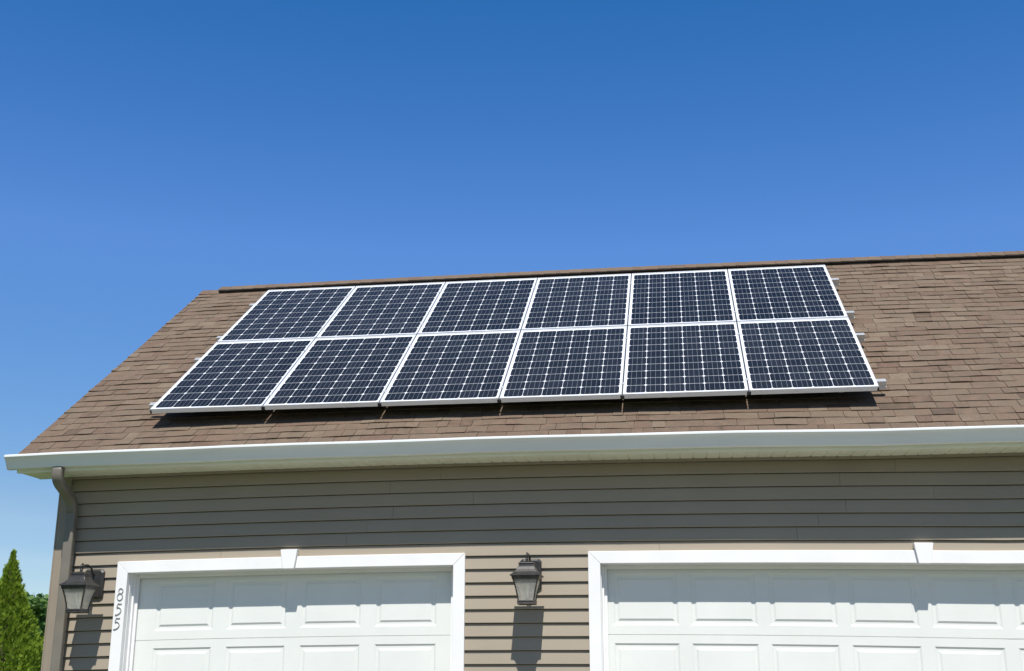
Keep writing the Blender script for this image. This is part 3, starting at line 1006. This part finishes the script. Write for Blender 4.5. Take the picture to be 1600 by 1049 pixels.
# ------------------------------------------------------------------ plants
def arborvitae(loc, height, seed):
    rs = random.Random(seed)
    root = thing('arborvitae', loc, 'narrow bright green evergreen with pointed tip beyond the house corner', 'tree')
    t = MB()
    t.tube([(0, 0, 0), (0.01, 0, 0.6), (0.0, 0.01, 1.5), (0, 0, height - 0.3)], [0.06, 0.05, 0.03, 0.008], 8)
    for k in range(46):
        z = 0.2 + (height - 0.6) * k / 46
        a = k * 2.4
        r = prof_r((height - z)) * 0.7
        t.tube([(0, 0, z), (r * 0.6 * cos(a), r * 0.6 * sin(a), z + 0.10), (r * cos(a), r * sin(a), z + 0.24)], [0.012, 0.008, 0.004], 5)
    t.build('trunk', M['bark'], root)
    m = MB()
    N = 26000
    for k in range(N):
        d = height * (rs.random() ** 0.72) * 0.985 + 0.01     # distance below the tip
        if d > height - 0.1: continue
        a = rs.uniform(0, 2 * pi)
        z = height - d
        lump = mnoise.noise(Vector((cos(a) * 2.1, sin(a) * 2.1, z * 2.0 + seed))) 
        fine = mnoise.noise(Vector((cos(a) * 5, sin(a) * 5, z * 9 + seed)))
        rad = prof_r(d) * (1 + 0.50 * lump + 0.30 * fine)
        rr = rad * (0.45 + 0.55 * rs.random() ** 0.45)
        if fine < -0.20 and rr > 0.7 * rad: rr *= 0.70
        c = Vector((rr * cos(a), rr * sin(a), z))
        out = Vector((cos(a), sin(a), 0))
        updir = (Vector((0, 0, 1)) + out * rs.uniform(0.05, 0.65) + Vector((rs.gauss(0, .22), rs.gauss(0, .22), 0))).normalized()
        side = updir.cross(Vector((rs.gauss(0, 1), rs.gauss(0, 1), rs.gauss(0, .3)))).normalized()
        L = rs.uniform(0.028, 0.062) * (0.65 + 0.35 * min(1, d / 0.6))
        if rs.random() < 0.22: L *= 1.5; updir = (updir + out * 0.25).normalized()
        tone = min(1, max(0, rs.gauss(0.5, 0.22) + 0.3 * lump))
        # a flat fan: stem blade and two pairs of side blades
        def blade(p, dr, l, w):
            s = side * w if abs(dr.dot(side)) < 0.9 else updir * w
            m.face([p - s * 0.4, p + dr * l * 0.5 - s, p + dr * l, p + dr * l * 0.5 + s], 0, tone)
        blade(c, updir, L, L * 0.11)
        for q, sg in ((0.15, 1), (0.25, -1), (0.45, 1), (0.55, -1)):
            blade(c + updir * L * q, (updir * 0.75 + side * sg * 0.66).normalized(), L * (0.62 - 0.4 * q), L * 0.09)
    m.build('crown', M['arbor'], root)
    return root
def prof_r(d):
    P = [(0, 0.002), (0.08, 0.012), (0.16, 0.040), (0.26, 0.075), (0.42, 0.105), (0.58, 0.19), (0.80, 0.29), (1.2, 0.42), (1.7, 0.52), (2.2, 0.55), (2.6, 0.40), (3.2, 0.30)]
    for (a, ra), (b, rb) in zip(P, P[1:]):
        if d <= b: return ra + (rb - ra) * (d - a) / (b - a)
    return 0.3
arborvitae((-3.475, 4.0, -0.03), Z0 - 0.76 + 0.03, 5)

def broadleaf(loc, h, w, seed, label):
    rs = random.Random(seed)
    root = thing('broadleaf_tree', loc, label, 'tree', 'distant trees beyond the lawn')
    t = MB()
    t.tube([(0, 0, 0), (0.05, 0, h * 0.2), (0, 0.1, h * 0.45), (0.05, 0, h * 0.8)], [0.22, 0.18, 0.13, 0.03], 8)
    clumps = []
    for k in range(52):
        a = rs.uniform(0, 2 * pi); zz = rs.uniform(0.10, 0.93)
        rmax = w * 0.5 * sqrt(max(0.05, 1 - ((zz - 0.55) / 0.48) ** 2))
        r = rmax * rs.uniform(0.45, 0.95)
        c = Vector((r * cos(a), r * sin(a), zz * h))
        clumps.append((c, w * rs.uniform(0.12, 0.2)))
        t.tube([(0, 0, h * max(0.15, zz - 0.25)), c * 0.55 + Vector((0, 0, zz * h * 0.40)), c], [0.09, 0.05, 0.02], 5)
    t.build('trunk', M['bark'], root)
    m = MB()
    for c, cr in clumps:
        tc = rs.gauss(0.5, 0.15)
        for q in range(190):
            d = Vector((rs.gauss(0, 1), rs.gauss(0, 1), rs.gauss(0, 0.8))).normalized() * cr * rs.random() ** 0.4
            p = c + d
            n = Vector((rs.gauss(0, 1), rs.gauss(0, 1), rs.gauss(0.6, 1))).normalized()
            s = n.cross(Vector((0, 0, 1)))
            if s.length < 0.05: continue
            s.normalize(); u = s.cross(n)
            L = rs.uniform(0.10, 0.24)
            m.face([p - s * L, p - u * L * .7, p + s * L, p + u * L * .7], 0, min(1, max(0, tc + rs.gauss(0, 0.18))))
    m.build('crown', M['leaf'], root)
    return root
trees = [(-35.6, 60.5, 6.15, 4.6, 'rounded green tree showing between evergreen and corner board'),
         (-39.6, 62, 7.0, 5.4, 'dark green tree behind the evergreen at the picture edge')]
for i, (x, y, h, w, lab) in enumerate(trees):
    broadleaf((x, y, -0.03), h, w, 40 + i, lab)

# far-off wood along the horizon
rs = random.Random(77)
m = MB()
for k in range(9000):
    x = rs.uniform(-190, 190)
    top = 7.5 + 2.2 * mnoise.noise(Vector((x * 0.06, 0, 3))) + 1.5 * mnoise.noise(Vector((x * 0.21, 0, 8)))
    p = Vector((x, 150 + rs.uniform(-7, 7) + 0.004 * x * x, top * rs.random() ** 0.7))
    n = Vector((rs.gauss(0, 1), rs.gauss(-0.4, 1), rs.gauss(0.6, 1))).normalized()
    sd = n.cross(Vector((0, 0, 1)))
    if sd.length < 0.05: continue
    sd.normalize(); u = sd.cross(n); L = rs.uniform(0.5, 1.1)
    m.face([p - sd * L, p - u * L * .7, p + sd * L, p + u * L * .7], 0, min(1, max(0, 0.45 + 0.3 * mnoise.noise(Vector((x * 0.15, 2, 0))) + rs.gauss(0, 0.12))))
tag(m.build('distant_wood', M['leaf']), 'low green line of far woods along the horizon', None, None, 'stuff')
